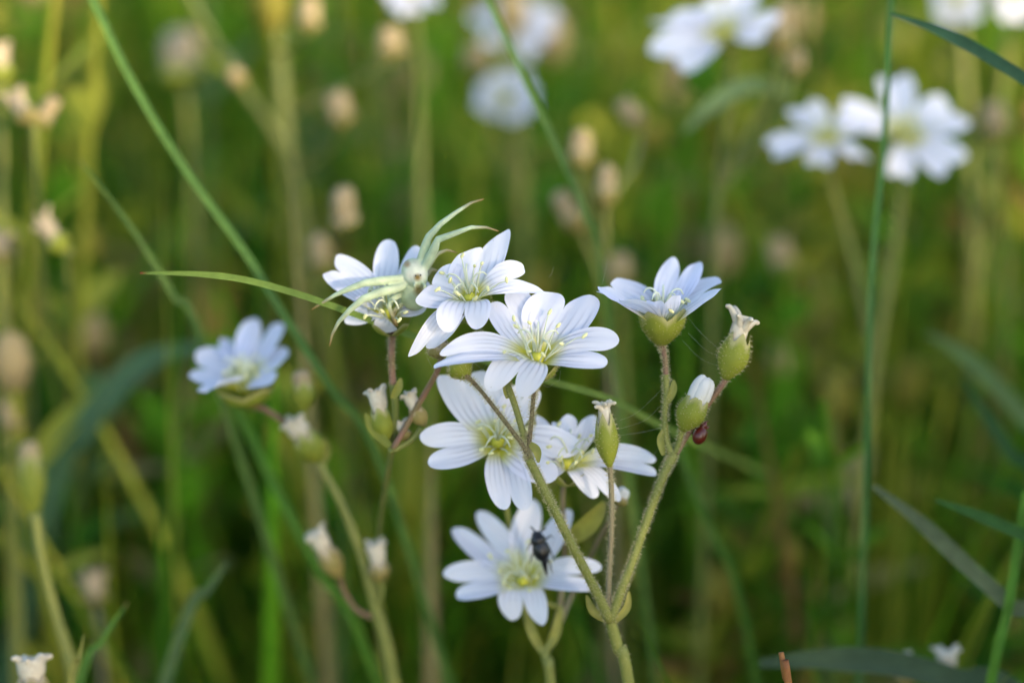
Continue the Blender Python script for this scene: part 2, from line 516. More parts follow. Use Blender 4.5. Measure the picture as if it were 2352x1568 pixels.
def leaf_part(plant, pts, wid, col, name='leaf'):
    mb = MB(); pr = lambda t: max(.12, .72 * math.sin(math.pi * (t * .78 + .06)) ** .9)
    blade_geo(mb, [at(*p) for p in pts], wid, col, None, .35, pr)
    return mb.build(name, M['leaf'], plant)

OLIVE = (.24, .24, .05); GREEN = (.10, .19, .03); TEAL = (.05, .11, .055); DARK = (.035, .08, .03)

def plant(label, px, py, dz, name='chickweed_plant', group='white meadow chickweed plants'):
    p = at(px, py, dz)
    o = empty(name, (p.x, p.y, 0))
    return tag(o, label, 'wildflower', group)

# ================================================================== SETTING
def build_ground():
    mb = MB(); R = [0, .3, .7, 1.2, 2, 4, 10, 60]; K = 48
    V = [(0, 0, 0)]; F = []
    for r in R[1:]:
        for k in range(K):
            a = 2 * math.pi * k / K
            z = (.004 * math.sin(r * 9 + k * 1.9) if r < 5 else 0) - .006
            V.append((r * math.cos(a), r * math.sin(a) + .3, z))
    for k in range(K): F.append((0, 1 + k, 1 + (k + 1) % K))
    for i in range(len(R) - 2):
        for k in range(K):
            a = 1 + i * K; b = 1 + (i + 1) * K
            F.append((a + k, b + k, b + (k + 1) % K, a + (k + 1) % K))
    mb.add(V, F); o = mb.build('ground', M['soil'], None, (0, 0, 0)); o['kind'] = 'structure'
build_ground()

PALETTE = [((.100, .22, .014), 3.8), ((.23, .28, .022), 3.6), ((.038, .135, .010), 2.2), ((.42, .42, .055), 3.0), ((.45, .37, .16), .5), ((.13, .33, .015), 3.8), ((.24, .14, .045), .2), ((.14, .23, .075), .5)]

def clump(x, y, k=1.0):
    """0..1 density of the sward: tufts with dark gaps between them"""
    f = np.sin(x * 71 * k + 1.3) * np.sin(y * 63 * k + .4) + .8 * np.sin(x * 133 * k - y * 97 * k + 2.) + .7 * np.sin(x * 41 * k + y * 149 * k)
    return 1 / (1 + np.exp(-2.2 * f))

def meadow(name, count, region, hrange, wrange, seed, label):
    """many grass blades as one object, vectorised"""
    rng = np.random.default_rng(seed)
    K = 8
    x0, x1, y0, y1 = region
    bx = rng.uniform(x0, x1, count); by = rng.uniform(y0, y1, count)
    h = rng.uniform(hrange[0], hrange[1], count) * rng.uniform(.6, 1, count)
    w = rng.uniform(wrange[0], wrange[1], count) * MM * .5
    # stay out of the view between the lens and the flowers
    cy, cz, fy, fz = CAM.y, CAM.z, FWD.y, FWD.z
    cl = clump(bx, by); sel = rng.uniform(0, 1, count) < (.10 + .90 * cl)
    bx, by, h, w, cl = bx[sel], by[sel], h[sel], w[sel], cl[sel]; count = len(bx)
    h = h * (.62 + .45 * cl)
    depth = (by - cy) * fy + (.06 - cz) * fz
    half = W / D * .5
    inside = (np.abs(bx) < half * np.maximum(depth, .02) + .035) & (depth > -.02)
    near = inside & (depth < D + .065)
    tb = math.tan(PITCH + math.atan(half * 682 / 1024) + math.radians(1.5))
    zb = cz - np.maximum(by - cy, 0) * tb - .018
    keep = ~(near & (zb < .015)) & ~((np.hypot(bx, by - cy) < .07))
    thin = inside & (depth < D + .13); w = np.where(thin, w * .7, w); keep &= ~(thin & (rng.uniform(0, 1, count) < .2))
    h = np.where(near, np.minimum(h, np.maximum(zb, .012)), h)
    # hide the grass right around the lens
    close = (np.hypot(bx, by - cy) < .16) & ~inside
    h = np.where(close, np.minimum(h, .09), h)
    bx, by, h, w, near = bx[keep], by[keep], h[keep], w[keep], near[keep]
    n = len(bx)
    la = rng.uniform(0, 2 * np.pi, n); lean = np.abs(rng.normal(.12, .24, n)) * h
    lean = np.where(near, lean * .3, lean); bend = rng.uniform(.8, 2.6, n)
    fa = rng.uniform(0, np.pi, n) * .9
    cols = np.array([c for c, _ in PALETTE]); pr = np.array([p for _, p in PALETTE]); pr /= pr.sum()
    ci = cols[rng.choice(len(cols), n, p=pr)] * rng.uniform(.75, 1.25, (n, 1))
    V = np.zeros((n, K + 1, 3, 3)); 
    sx, sy = np.cos(fa), np.sin(fa)
    for k in range(K + 1):
        t = k / K
        cx = bx + np.cos(la) * lean * t ** bend; cyy = by + np.sin(la) * lean * t ** bend; z = h * (t - .10 * (lean / h) * t * t)
        ww = w * (1 - t ** 2.2) * (.75 + .25 * math.sin(t * 3)) + 2e-5
        for j, s in enumerate((-1, 0, 1)):
            V[:, k, j, 0] = cx + sx * ww * s - sy * ww * .35 * abs(s)
            V[:, k, j, 1] = cyy + sy * ww * s + sx * ww * .35 * abs(s)
            V[:, k, j, 2] = z - .003
    base = (np.arange(n) * (K + 1) * 3)[:, None, None]
    kk = np.arange(K)[None, :, None]; jj = np.arange(2)[None, None, :]
    i0 = base + kk * 3 + jj
    F = np.stack([i0, i0 + 1, i0 + 4, i0 + 3], -1).reshape(-1, 4)
    me = bpy.data.meshes.new(name)
    Vf = V.reshape(-1, 3)
    me.vertices.add(len(Vf)); me.vertices.foreach_set('co', Vf.ravel())
    me.loops.add(F.size); me.loops.foreach_set('vertex_index', F.ravel().astype(np.int32))
    me.polygons.add(len(F)); me.polygons.foreach_set('loop_start', np.arange(0, F.size, 4, dtype=np.int32))
    me.polygons.foreach_set('loop_total', np.full(len(F), 4, dtype=np.int32))
    me.polygons.foreach_set('use_smooth', np.ones(len(F), dtype=bool))
    me.materials.append(M['meadow'])
    ca = me.color_attributes.new('Col', 'FLOAT_COLOR', 'POINT')
    C = np.ones((n, (K + 1) * 3, 4), dtype=np.float32); C[:, :, :3] = ci[:, None, :]
    ca.data.foreach_set('color', C.ravel())
    me.update(calc_edges=True); me.validate()
    o = bpy.data.objects.new(name, me); COL.objects.link(o)
    tag(o, label, 'grass', None, 'stuff')
    return o

meadow('meadow_grass', 34000, (-.55, .55, .05, 1.25), (.05, .165), (1.6, 4.6), 17, 'blurred green and yellow meadow grass filling the background')
meadow('low_grass', 7000, (-.6, .6, -.75, .12), (.04, .125), (1.4, 3.5), 4, 'short grass growing low around the foot of the flowers')
meadow('far_grass', 9000, (-1.6, 1.6, 1.2, 3.2), (.08, .20), (3, 7), 5, 'distant tall grass at the back of the meadow')

def shade_grass(count, seed):
    """unseen tall grass, beside and behind the camera, added to shade the flowers"""
    rng = np.random.default_rng(seed); mb = MB()
    sd = np.array([math.sin(SUN_AZ), math.cos(SUN_AZ)]); pd = np.array([-sd[1], sd[0]])
    for i in range(count):
        t, p = rng.uniform(.30, .62), rng.uniform(-.052, .14)
        x, y = sd * t + pd * p
        h = .115 + math.tan(SUN_EL) * t + (rng.uniform(.03, .06) if p < .04 else rng.uniform(.04, .07)); a = rng.uniform(0, 6.28); l = rng.uniform(0, .05)
        tip = Vector((x + math.cos(a) * l, y + math.sin(a) * l, h)); base = Vector((x, y, -.003))
        col = PALETTE[int(rng.integers(0, 6))][0]
        blade_geo(mb, [tip, tip.lerp(base, .35) + Vector((-math.cos(a) * l * .3, -math.sin(a) * l * .3, .01)), tip.lerp(base, .7), base], rng.uniform(3, 7), col, face=Vector((*sd, 0)))
    o = mb.build('shade_grass', M['meadow'], None, (0, 0, 0)); tag(o, 'unseen taller grass added between the sun and the flowers to shade them', 'grass', None, 'stuff')
shade_grass(190, 9)  # added out of view to keep low sun off the flower group

def herbs(name, count, region, seed, label, buds=.5, hmax=.155):
    """leafy stalks, each with pairs of lance shaped leaves and a budded top, as one object"""
    rng = np.random.default_rng(seed); V = []; F = []; C = []; o = 0
    cols = np.array([c for c, _ in PALETTE]); pr = np.array([p for _, p in PALETTE]); pr /= pr.sum()
    def quadstrip(P, side, nrm, w, c):
        nonlocal o
        k = len(P)
        rows = np.stack([P - side * w[:, None], P - nrm * (w * .35)[:, None], P + side * w[:, None]], 1).reshape(-1, 3)
        V.append(rows); C.append(np.tile(c, (len(rows), 1)))
        for i in range(k - 1):
            for j in (0, 1):
                q = o + i * 3 + j; F.append((q, q + 1, q + 4, q + 3))
        o += len(rows)
    for _ in range(count):
        x, y = rng.uniform(region[0], region[1]), rng.uniform(region[2], region[3])
        depth = (y - CAM.y) * FWD.y + (.06 - CAM.z) * FWD.z
        if depth < D + .075 or rng.uniform() > .25 + .75 * clump(np.array(x), np.array(y)): continue
        h = rng.uniform(.05, hmax); a = rng.uniform(0, 6.28); lean = abs(rng.normal(0, .18)) * h
        t = np.linspace(0, 1, 6)
        P = np.stack([x + np.cos(a) * lean * t ** 1.5, y + np.sin(a) * lean * t ** 1.5, h * t - .003], 1)
        c = cols[rng.choice(len(cols), p=pr)] * rng.uniform(.8, 1.25)
        for ang in (0, 1.57):
            sd = np.array([math.cos(ang), math.sin(ang), 0]); nn = np.array([-math.sin(ang), math.cos(ang), 0])
            quadstrip(P, sd, nn, np.linspace(.0009, .0005, 6), c * .9)
        for q in np.arange(.25, .97, rng.uniform(.10, .2)):
            p = np.array([np.interp(q, t, P[:, i]) for i in range(3)]); az = rng.uniform(0, 6.28)
            for sgn in (0, math.pi):
                d = np.array([math.cos(az + sgn), math.sin(az + sgn), rng.uniform(.3, 1.6)]); d /= np.linalg.norm(d)
                L = rng.uniform(.008, .020); u = np.linspace(0, 1, 5)
                Q = p + d * L * u[:, None]; Q[:, 2] -= .25 * L * u ** 2
                sd = np.cross(d, [0, 0, 1]); sd /= np.linalg.norm(sd); nn = np.cross(sd, d)
                quadstrip(Q, sd, nn, rng.uniform(.0014, .0030) * np.array([.35, .9, 1, .65, .05]), c * rng.uniform(.8, 1.2))
        if rng.uniform() < buds:                      # a small bud at the top
            p = P[-1]; R = rng.uniform(.0016, .0028); ring = []
            col = np.array([.50, .40, .22]) if rng.uniform() < .4 else np.array([.30, .27, .05])
            for i in range(5):
                th = math.pi * i / 4
                for k in range(6): ring.append(p + np.array([math.cos(k * 1.0472) * math.sin(th) * R, math.sin(k * 1.0472) * math.sin(th) * R, (1 - math.cos(th)) * R * 1.6 - .0005]))
            V.append(np.array(ring)); C.append(np.tile(col, (30, 1)))
            for i in range(4):
                for k in range(6): F.append((o + i * 6 + k, o + i * 6 + (k + 1) % 6, o + (i + 1) * 6 + (k + 1) % 6, o + (i + 1) * 6 + k))
            o += 30
    V = np.concatenate(V); C = np.concatenate(C)
    me = bpy.data.meshes.new(name); me.from_pydata(V.tolist(), [], F); me.materials.append(M['meadow'])
    me.polygons.foreach_set('use_smooth', [True] * len(F))
    ca = me.color_attributes.new('Col', 'FLOAT_COLOR', 'POINT'); cc = np.ones((len(V), 4), dtype=np.float32); cc[:, :3] = C
    ca.data.foreach_set('color', cc.ravel()); me.update()
    ob = bpy.data.objects.new(name, me); COL.objects.link(ob); tag(ob, label, 'undergrowth', None, 'stuff')

meadow('near_meadow_grass', 8000, (-.24, .24, .06, .28), (.05, .14), (.8, 2.1), 37, 'thin green and olive grass standing close behind the flowers')
herbs('meadow_undergrowth', 4500, (-.40, .40, .10, .95), 41, 'blurred leafy stalks and small buds scattered through the background grass')
herbs('flowering_undergrowth', 700, (-.18, .18, .06, .26), 29, 'leafy stalks standing close behind the open white flowers', .12, .105)

# ================================================================== MAIN PLANT
C2 = lambda x, y: (947.4 + x * .2197, 602.9 + y * .2197)
C1 = lambda x, y: (689 + x * .26, 424.9 + y * .26)
C3 = lambda x, y: (918.7 + x * .2686, 832.6 + y * .2686)
C4 = lambda x, y: (976.1 + x * .286, 1119.7 + y * .286)
C5 = lambda x, y: (1349.4 + x * .3663, 545.5 + y * .3663)
C6 = lambda x, y: (401.9 + x * .4029, 689 + y * .4029)
def tp(f, a, ha, b, hb, **kw): return ((f(*a) + (ha,), f(*b) + (hb,)), kw)
def tz(f, a, za, b, zb, **kw): return ((f(*a) + (0, za), f(*b) + (0, zb)), kw)

A = plant('tall branching white chickweed in sharp focus, its largest open flower in the middle', 1440, 1575, 16)
n1 = (.02, .74, .67)
b1, f1 = flower(A, (1234, 826, 0), n1, [
    tp(C2, (1005, 262), 3.2, (800, 430), 3.0, xn=.70, w=1.89, curl=.12),
    tp(C2, (1850, 352), 3.0, (1475, 305), 3.2, xn=.72, w=2.00, curl=.10),
    tp(C2, (2150, 850), 2.4, (2035, 1062), 1.6, xn=.62, w=2.11, curl=.20),
    tp(C2, (1150, 1405), -1.6, (822, 1348), -1.6, xn=.60, w=1.84, curl=.52, cup=2.6),
    tp(C2, (285, 955), 1.6, (226, 1078), 1.0, xn=.70, w=2.81, curl=.26),
], hairs=500, seed=1, slen=5.2)
b2, f2 = flower(A, (1079, 690, 5), (-.10, .66, .74), [
    tp(C1, (1832, 398), 3.6, (1415, 612), 2.6, xn=.84, w=1.28, curl=.04, cross=.10, m=.85),
    ((C2(1375, 318) + (.3,), C2(1150, 45) + (2.2,)), dict(xn=.66, w=1.3, curl=.36, m=.5)),
    tp(C1, (1560, 1275), .5, (1318, 1300), .5, xn=.50, w=2.0, curl=.50, cup=2.6),
    tp(C1, (972, 1512), -1.9, (1185, 1440), -2.2, xn=.82, w=1.8, curl=.18, m=.9),
    tp(C1, (1035, 985), 1.4, (1230, 745), 2.2, xn=.84, w=1.6, curl=.08),
], hairs=300, seed=2, slen=5.0)
HF = dict(hairs=900)
stem(A, [(1214, 1052, 0), (1243, 1110, 1), (1278, 1180, 2), (1312, 1248, 4), (1360, 1340, 8), (1402, 1425, 12)], [.50, .48, .48, .5, .52, .6], hairs=1600)
stem(A, [(1400, 1418, 12), (1420, 1490, 14), (1446, 1580, 16)], [.62, .66, .7, .8, .8], hairs=300, ground=True)
stem(A, [b1, (1226, 905, .2), (1221, 960, 0), (1214, 1030, 0), (1214, 1056, 0)], [.30, .24, .25, .28, .32], 'stem_dark', 'pedicel', 900, .4)
stem(A, [(1066, 858, 0), (1100, 892, 0), (1150, 955, -.5), (1200, 1022, -.5), (1216, 1054, 0)], [.30, .22, .24, .26, .32], 'stem_dark', 'pedicel', 900, .4)
stem(A, [b2, (1115, 790, 6), (1150, 850, 5), (1172, 900, 3), (1196, 975, 1.5), (1214, 1052, 0)], [.28, .28, .3, .36, .36, .4], 'stem', 'pedicel', 700)
leaf_part(A, [(1176, 872, 3.5), (1163, 890, 3.2), (1166, 915, 3)], 1.0, OLIVE, 'bract')
leaf_part(A, [(1205, 985, 1), (1213, 1010, .5), (1220, 1036, .4)], .9, OLIVE, 'bract')
leaf_part(A, [(1237, 1062, -.6), (1233, 1035, -.8), (1218, 1018, -.5)], 1.3, OLIVE, 'bract')
bud(A, (1074, 868, .5), (1045, 826, 1.5), (1035, 812, 2), 1.35, hairs=300, seed=4)
# right branch
stem(A, [(1402, 1425, 12), (1425, 1360, 11), (1450, 1295, 10), (1487, 1190, 9), (1520, 1100, 8), (1548, 1040, 8)], [.60, .52, .48, .48, .5, .58], hairs=1500)
stem(A, [(1546, 1050, 8), (1530, 1010, 8), (1527, 950, 8), (1532, 905, 8), (1529, 860, 8)], [.5, .38, .34, .42, .36], hairs=500)
b7, f7 = flower(A, (1521, 742, 9), (.03, .95, .30), [
    tz(C5, (62, 318), -1, (165, 266), 4, xn=.8, w=1.7, curl=.06),
    tz(C5, (690, 152), 6, (545, 135), 6, xn=.60, w=1.85, curl=.04),
    tz(C5, (838, 270), 3, (845, 325), -2, xn=.62, w=2.3, curl=.10),
    tz(C5, (545, 372), -5.5, (420, 398), -5.5, xn=.75, w=1.8, curl=.10, cup=1.5),
    tz(C5, (62, 352), -3, (235, 392), -6, xn=.72, w=1.6, curl=.05),
], cup=(2.35, 5.0), below=2.6, teeth=.30, flare=1.2, seed=3, hairs=300, slen=3.6)
stem(A, [b7, (1526, 815, 8.5), (1530, 868, 8)], [.36, .30, .32], 'stem_red', 'pedicel', 300)
leaf_part(A, [(1548, 872, 7.5), (1546, 895, 7.2), (1534, 925, 7.5)], 1.2, OLIVE, 'bract')
leaf_part(A, [(1524, 985, 7.5), (1517, 1010, 7.3), (1524, 1045, 7.5)], 1.1, OLIVE, 'bract')
bud(A, (1566, 990, 7), (1606, 910, 6.5), (1627, 862, 6.5), 1.55, hairs=350, seed=1)
stem(A, [(1567, 986, 7), (1560, 1012, 7.5), (1550, 1042, 8)], [.36, .30, .34], 'stem', 'pedicel', 150)
bud(A, (1666, 872, 9), (1700, 770, 8.5), (1706, 716, 8.5), 1.65, 'withered', hairs=400, seed=2)
stem(A, [(1667, 870, 9), (1648, 898, 9), (1610, 950, 9.5), (1575, 1005, 9), (1552, 1042, 8)], [.34, .34, .3, .3, .34], 'stem_red', 'pedicel', 300)
# capsule in the middle
bud(A, (1400, 1072, 7), (1389, 955, 6), (1386, 924, 6), 1.25, 'withered', hairs=300, seed=5)
stem(A, [(1400, 1068, 7), (1404, 1120, 8), (1404, 1220, 10), (1398, 1340, 12), (1400, 1425, 12)], [.3, .3, .32, .32, .4], 'stem_gray', 'pedicel', 500)
leaf_part(A, [(1347, 1366, 12), (1362, 1402, 12), (1400, 1428, 12)], 1.3, (.26, .24, .05), 'bract')
leaf_part(A, [(1445, 1358, 11), (1440, 1395, 11), (1412, 1428, 11.5)], 1.15, (.26, .24, .05), 'bract')

# ================================================================== PLANT LOW IN THE MIDDLE
Cp = plant('white chickweed with three open flowers stacked below the sharp central flower', 1262, 1580, 34)
b4, f4 = flower(Cp, (1143, 1016, 17), (.02, .42, .90), [
    tp(C3, (690, 70), 3, (350, 105), 3, xn=.80, w=1.55, curl=.05),
    tp(C3, (1000, 190), 3, (1185, 235), 3, xn=.72, w=1.7, curl=.05),
    tp(C3, (1530, 760), 1.5, (1330, 1000), 1.0, xn=.62, w=1.75, curl=.14),
    tp(C3, (1055, 1265), .5, (890, 1258), .5, xn=.76, w=2.35, curl=.16),
    tp(C3, (170, 655), 1.5, (240, 865), 1.0, xn=.64, w=1.85, curl=.12),
], seed=4, slen=4.2)
b5, f5 = flower(Cp, (1302, 1068, 17), (.10, .72, .68), [
    tp(C3, (1640, 450), 3, (1450, 445), 3, xn=.66, w=1.8, curl=.08),
    tp(C3, (2185, 835), 1, (2195, 950), .2, xn=.78, w=2.2, curl=.22),
    tp(C3, (1860, 1185), -1.5, (1650, 1158), -1.5, xn=.68, w=1.75, curl=.35),
    tp(C3, (1330, 510), 3, (1190, 450), 2.5, xn=.66, w=1.8, curl=.1),
    tp(C3, (1160, 880), 0, (1200, 1000), 0, xn=.66, w=1.8, curl=.2),
], seed=5, slen=4.2)
b6, f6 = flower(Cp, (1203, 1335, 32), (-.25, .58, .77), [
    tp(C4, (430, 190), 2.5, (235, 325), 2.0, xn=.47, w=1.57, curl=.06),
    tp(C4, (158, 705), 1.2, (250, 875), .6, xn=.60, w=1.75, curl=.16),
    tp(C4, (935, 1098), -1.0, (700, 1062), -1.0, xn=.47, w=1.67, curl=.40),
    tp(C4, (1420, 645), 1.4, (1402, 800), .8, xn=.52, w=1.84, curl=.18),
    tp(C4, (1165, 175), 3.0, (875, 95), 3.0, xn=.50, w=1.48, curl=.06),
], seed=6, slen=4.4, below=3.2)
stem(Cp, [(1250, 1495, 34), (1258, 1530, 34), (1266, 1580, 35)], [.55, .55, .6, .7, .7], ground=True)
stem(Cp, [b6, (1262, 1388, 37), (1288, 1400, 36), (1276, 1450, 34), (1252, 1500, 34)], [.35, .32, .34, .40, .5], 'stem', 'pedicel')
stem(Cp, [b4, (1158, 1130, 32), (1185, 1300, 40), (1206, 1400, 38), (1224, 1460, 35), (1250, 1500, 34)], [.32, .3, .32, .4, .45, .5], 'stem', 'pedicel')
stem(Cp, [b5, (1292, 1150, 28), (1296, 1280, 40), (1284, 1400, 40), (1262, 1480, 35), (1251, 1500, 34)], [.32, .3, .32, .32, .4, .45], 'stem_gray', 'pedicel')
leaf_part(Cp, [(1388, 1152, 26), (1368, 1185, 27), (1340, 1215, 30), (1300, 1240, 36)], 3.0, (.30, .28, .05))
leaf_part(Cp, [(1210, 1405, 34), (1222, 1450, 33), (1248, 1500, 34)], 1.6, OLIVE, 'bract')
leaf_part(Cp, [(1285, 1400, 33), (1278, 1450, 33), (1254, 1498, 34)], 1.6, OLIVE, 'bract')
bud(Cp, (1418, 1160, 22), (1430, 1140, 22), (1437, 1120, 22), .9, dry=True, seed=3)
stem(Cp, [(1418, 1160, 22), (1390, 1210, 30), (1320, 1350, 44), (1265, 1480, 36), (1252, 1500, 34)], [.25, .25, .3, .35, .4], 'stem_gray', 'pedicel')

# ================================================================== PLANT UNDER THE SPIDER
Bp = plant('white chickweed whose open flower carries the pale crab spider', 850, 1400, 24)
b3, f3 = flower(Bp, (896, 722, 13), (-.06, .62, .78), [
    tp(C1, (315, 640), 2.2, (212, 795), 2.0, xn=.74, w=1.75, curl=.12),
    tp(C1, (1040, 545), 3.0, (805, 482), 3.0, xn=.52, w=1.75, curl=.08),
    tp(C1, (1150, 900), 2, (1120, 1080), 1, xn=.62, w=1.8, curl=.2),
    tp(C1, (735, 1298), -1.2, (440, 1232), -1.0, xn=.55, w=1.62, curl=.34),
    tp(C1, (450, 985), 1, (520, 930), 1.2, xn=.75, w=2.0, curl=.15),
], seed=7, slen=4.0)
stem(Bp, [b3, (899, 800, 14), (900, 845, 14), (903, 885, 14)], [.46, .40, .38, .42], 'stem_red', 'pedicel', 200)
stem(Bp, [(903, 880, 14), (908, 940, 16), (903, 1010, 20), (890, 1090, 28), (874, 1190, 44), (868, 1290, 64), (870, 1420, 84)], [.48, .42, .38, .34, .30, .30, .3, .35], 'stem_far', ground=True)
leaf_part(Bp, [(921, 868, 13), (915, 890, 13), (902, 915, 14)], 1.3, OLIVE, 'bract')
bud(Bp, (890, 1012, 18), (869, 938, 18), (863, 890, 18), 1.25, 'withered', dry=False, seed=6)
stem(Bp, [(889, 1010, 18), (894, 1025, 17), (901, 1040, 16)], [.3, .3, .34], 'stem', 'pedicel')
leaf_part(Bp, [(840, 948, 17), (858, 985, 17), (895, 1025, 16)], 1.8, (.20, .22, .03), 'bract')
bud(Bp, (976, 978, 17), (950, 935, 16), (934, 897, 16), .95, 'withered', dry=True, seed=7)
stem(Bp, [(967, 983, 17), (945, 1010, 17), (903, 1035, 16)], [.3, .3, .34], 'stem', 'pedicel')
bud(Bp, (935, 1010, 18), (925, 990, 18), (917, 965, 18), .8, 'withered', dry=True, seed=8)
bud(Bp, (1014, 822, 9), (1004, 786, 8), (996, 760, 7), 1.3, 'withered', dry=True, hairs=200, seed=9)
stem(Bp, [(1014, 820, 9), (1003, 855, 11), (975, 905, 14), (935, 975, 16), (903, 1030, 16)], [.34, .32, .34, .36, .36], 'stem_red', 'pedicel')

# ================================================================== LEFT PLANT
Dp = plant('white chickweed left of centre with one ragged open flower and three fading heads', 905, 1575, 58)
b8, f8 = flower(Dp, (566, 890, 50), (-.12, .92, .38), [
    tz(C6, (115, 310), 4, (78, 428), -1, xn=.62, w=1.8, curl=.06),
    tz(C6, (135, 528), -7, (230, 500), -8, xn=.66, w=1.7, curl=.10),
    tz(C6, (365, 185), 8, (275, 222), 7, xn=.66, w=1.8, curl=.05),
    tz(C6, (605, 135), 7, (455, 105), 8, xn=.55, w=1.6, curl=.05),
    tz(C6, (645, 318), 1, (575, 445), -5, xn=.60, w=1.8, curl=.08),
], cup=(2.9, 3.4), below=2.5, teeth=.3, flare=1.3, seed=8, slen=3.2, cupk=3.2)
stem(Dp, [b8, (605, 938, 50), (650, 968, 50), (700, 1012, 50), (735, 1062, 50)], [.42, .36, .36, .4, .5], 'stem_red', 'pedicel')
bud(Dp, (697, 946, 47), (694, 872, 46), (692, 850, 46), 1.35, tan=True, seed=2)
stem(Dp, [(697, 940, 47), (706, 985, 49), (730, 1050, 50)], [.4, .36, .4], 'stem', 'pedicel')
bud(Dp, (735, 1062, 50), (692, 992, 48), (668, 960, 48), 1.7, 'withered', seed=1)
leaf_part(Dp, [(745, 1005, 48), (748, 1035, 49), (738, 1070, 50)], 1.8, OLIVE, 'bract')
stem(Dp, [(728, 1045, 50), (745, 1085, 50), (785, 1160, 51), (828, 1270, 53), (862, 1390, 55), (905, 1580, 60)], [.55, .52, .52, .6, .75, .85, .9, .9], 'stem', ground=True)
bud(Dp, (783, 1328, 54), (742, 1256, 52), (720, 1214, 52), 1.4, 'withered', dry=True, seed=4)
stem(Dp, [(782, 1326, 54), (790, 1355, 55), (820, 1400, 56), (868, 1420, 56)], [.34, .32, .34, .4], 'stem_red', 'pedicel')
bud(Dp, (876, 1335, 52), (867, 1290, 51), (861, 1243, 51), 1.3, 'withered', dry=True, seed=5)
stem(Dp, [(876, 1333, 52), (878, 1360, 53), (866, 1405, 55)], [.34, .32, .4], 'stem', 'pedicel')

# ================================================================== OTHER PLANTS
def bud_plant(label, buds, pts, r, mat='stem', group='white meadow chickweed plants', ped='stem'):
    """pts: main stem from its top; every bud is joined to the stem's nearest lower point"""
    o = plant(label, *pts[-1][:3])
    stem(o, pts, r, mat, ground=True)
    for i, b in enumerate(buds):
        base, top, tip, wid, kind, dry = b[:6]
        bud(o, base, top, tip, wid * .88, kind, dry, seed=i + int(base[0]))
        j = b[6] if len(b) > 6 else None
        if j is not None:
            q = pts[j]
            mid = ((base[0] * .6 + q[0] * .4) + (base[0] - top[0]) * .5, base[1] * .5 + q[1] * .5, (base[2] + q[2]) / 2)
            stem(o, [base, mid, q], [.34, .34, .4], ped, 'pedicel')
    return o

bud_plant('single fat green bud with a pinkish tip standing at the left edge', [((80, 1185, 82), (67, 1030, 82), (65, 1012, 82), 1.85, 'bud', False)],
          [(80, 1180, 62), (95, 1280, 63), (125, 1400, 65), (155, 1500, 66), (172, 1585, 68)], [.75, .6, .65, .85, .9, .9], 'stem')
bud_plant('pale frayed head on a yellow calyx in the lower left corner', [((80, 1620, 26), (72, 1552, 26), (70, 1506, 26), 2.3, 'withered', True)],
          [(80, 1615, 26), (84, 1660, 26), (90, 1720, 27)], [.6, .6, .6])
bud_plant('two small whitish heads low in the right corner', [((2180, 1570, 58), (2177, 1530, 57), (2172, 1490, 57), 1.7, 'withered', False, 0), ((2085, 1575, 60), (2078, 1540, 60), (2072, 1502, 60), 1.4, 'withered', True, 1)],
          [(2182, 1600, 58), (2160, 1660, 60), (2140, 1720, 62)], [.5, .5, .6])
bud_plant('four tan tipped buds on thin stalks above the right hand part of the flower group', [
    ((1332, 392, 120), (1335, 335, 118), (1337, 298, 118), 1.9, 'bud', True, 1), ((1388, 480, 110), (1393, 418, 108), (1396, 378, 108), 1.7, 'bud', True, 1),
    ((1336, 535, 125), (1302, 482, 123), (1280, 440, 123), 1.8, 'bud', True, 2), ((1475, 292, 140), (1448, 258, 138), (1425, 232, 138), 1.8, 'bud', True, 0)],
    [(1392, 470, 112), (1392, 600, 118), (1395, 740, 125), (1402, 900, 130)], [0.31, 0.31, 0.37, 0.43, 0.43], 'stem_gray')
bud_plant('tan bud behind the right flower on an olive stalk', [((1425, 660, 150), (1424, 615, 150), (1424, 580, 150), 2.0, 'bud', True)],
          [(1425, 660, 150), (1430, 800, 155), (1436, 950, 160)], [0.37, 0.37, 0.43])
bud_plant('tan bud right of the flower group in front of dark grass', [((1800, 630, 190), (1792, 590, 190), (1786, 545, 190), 2.4, 'bud', True)],
          [(1800, 630, 190), (1815, 800, 200), (1830, 1000, 210)], [0.37, 0.37, 0.43])
bud_plant('tall forked stalk with several tan heads left of the top centre', [
    ((796, 522, 110), (790, 492, 108), (787, 428, 108), 2.1, 'bud', True, 4), ((902, 135, 150), (899, 105, 150), (896, 60, 150), 2.2, 'bud', True, 2),
    ((792, 290, 140), (780, 255, 140), (770, 208, 140), 2.2, 'bud', True, 3), ((742, 625, 130), (738, 590, 130), (732, 535, 130), 2.0, 'bud', True, 4),
    ((708, 75, 150), (710, 40, 150), (712, -10, 150), 2.0, 'bud', True, 1)],
    [(615, -30, 180), (640, 120, 180), (652, 260, 180), (665, 420, 185), (690, 620, 200), (705, 850, 230)], [.9, .95, 1.05, 1.05, 1.1, 1.1], 'stem_far')
bud_plant('leaning pale stalk slanting into the forked stalk at the upper left', [((560, 195, 140), (545, 180, 140), (530, 160, 139), 1.5, 'bud', True, 1)],
          [(425, -30, 165), (500, 110, 168), (570, 220, 172), (640, 320, 176), (690, 470, 180)], [.6, .65, .7, .8, .8], 'stem_far')
bud_plant('two withered heads on a forked stalk at the upper left edge', [((72, 285, 95), (50, 250, 95), (25, 212, 95), 1.7, 'withered', True, 0), ((85, 290, 100), (105, 262, 100), (130, 225, 100), 1.5, 'bud', True, 0)],
          [(78, 290, 97), (82, 420, 104), (92, 600, 120), (110, 800, 140), (150, 1000, 170)], [.45, .45, .5, .6, .6], 'stem_far')
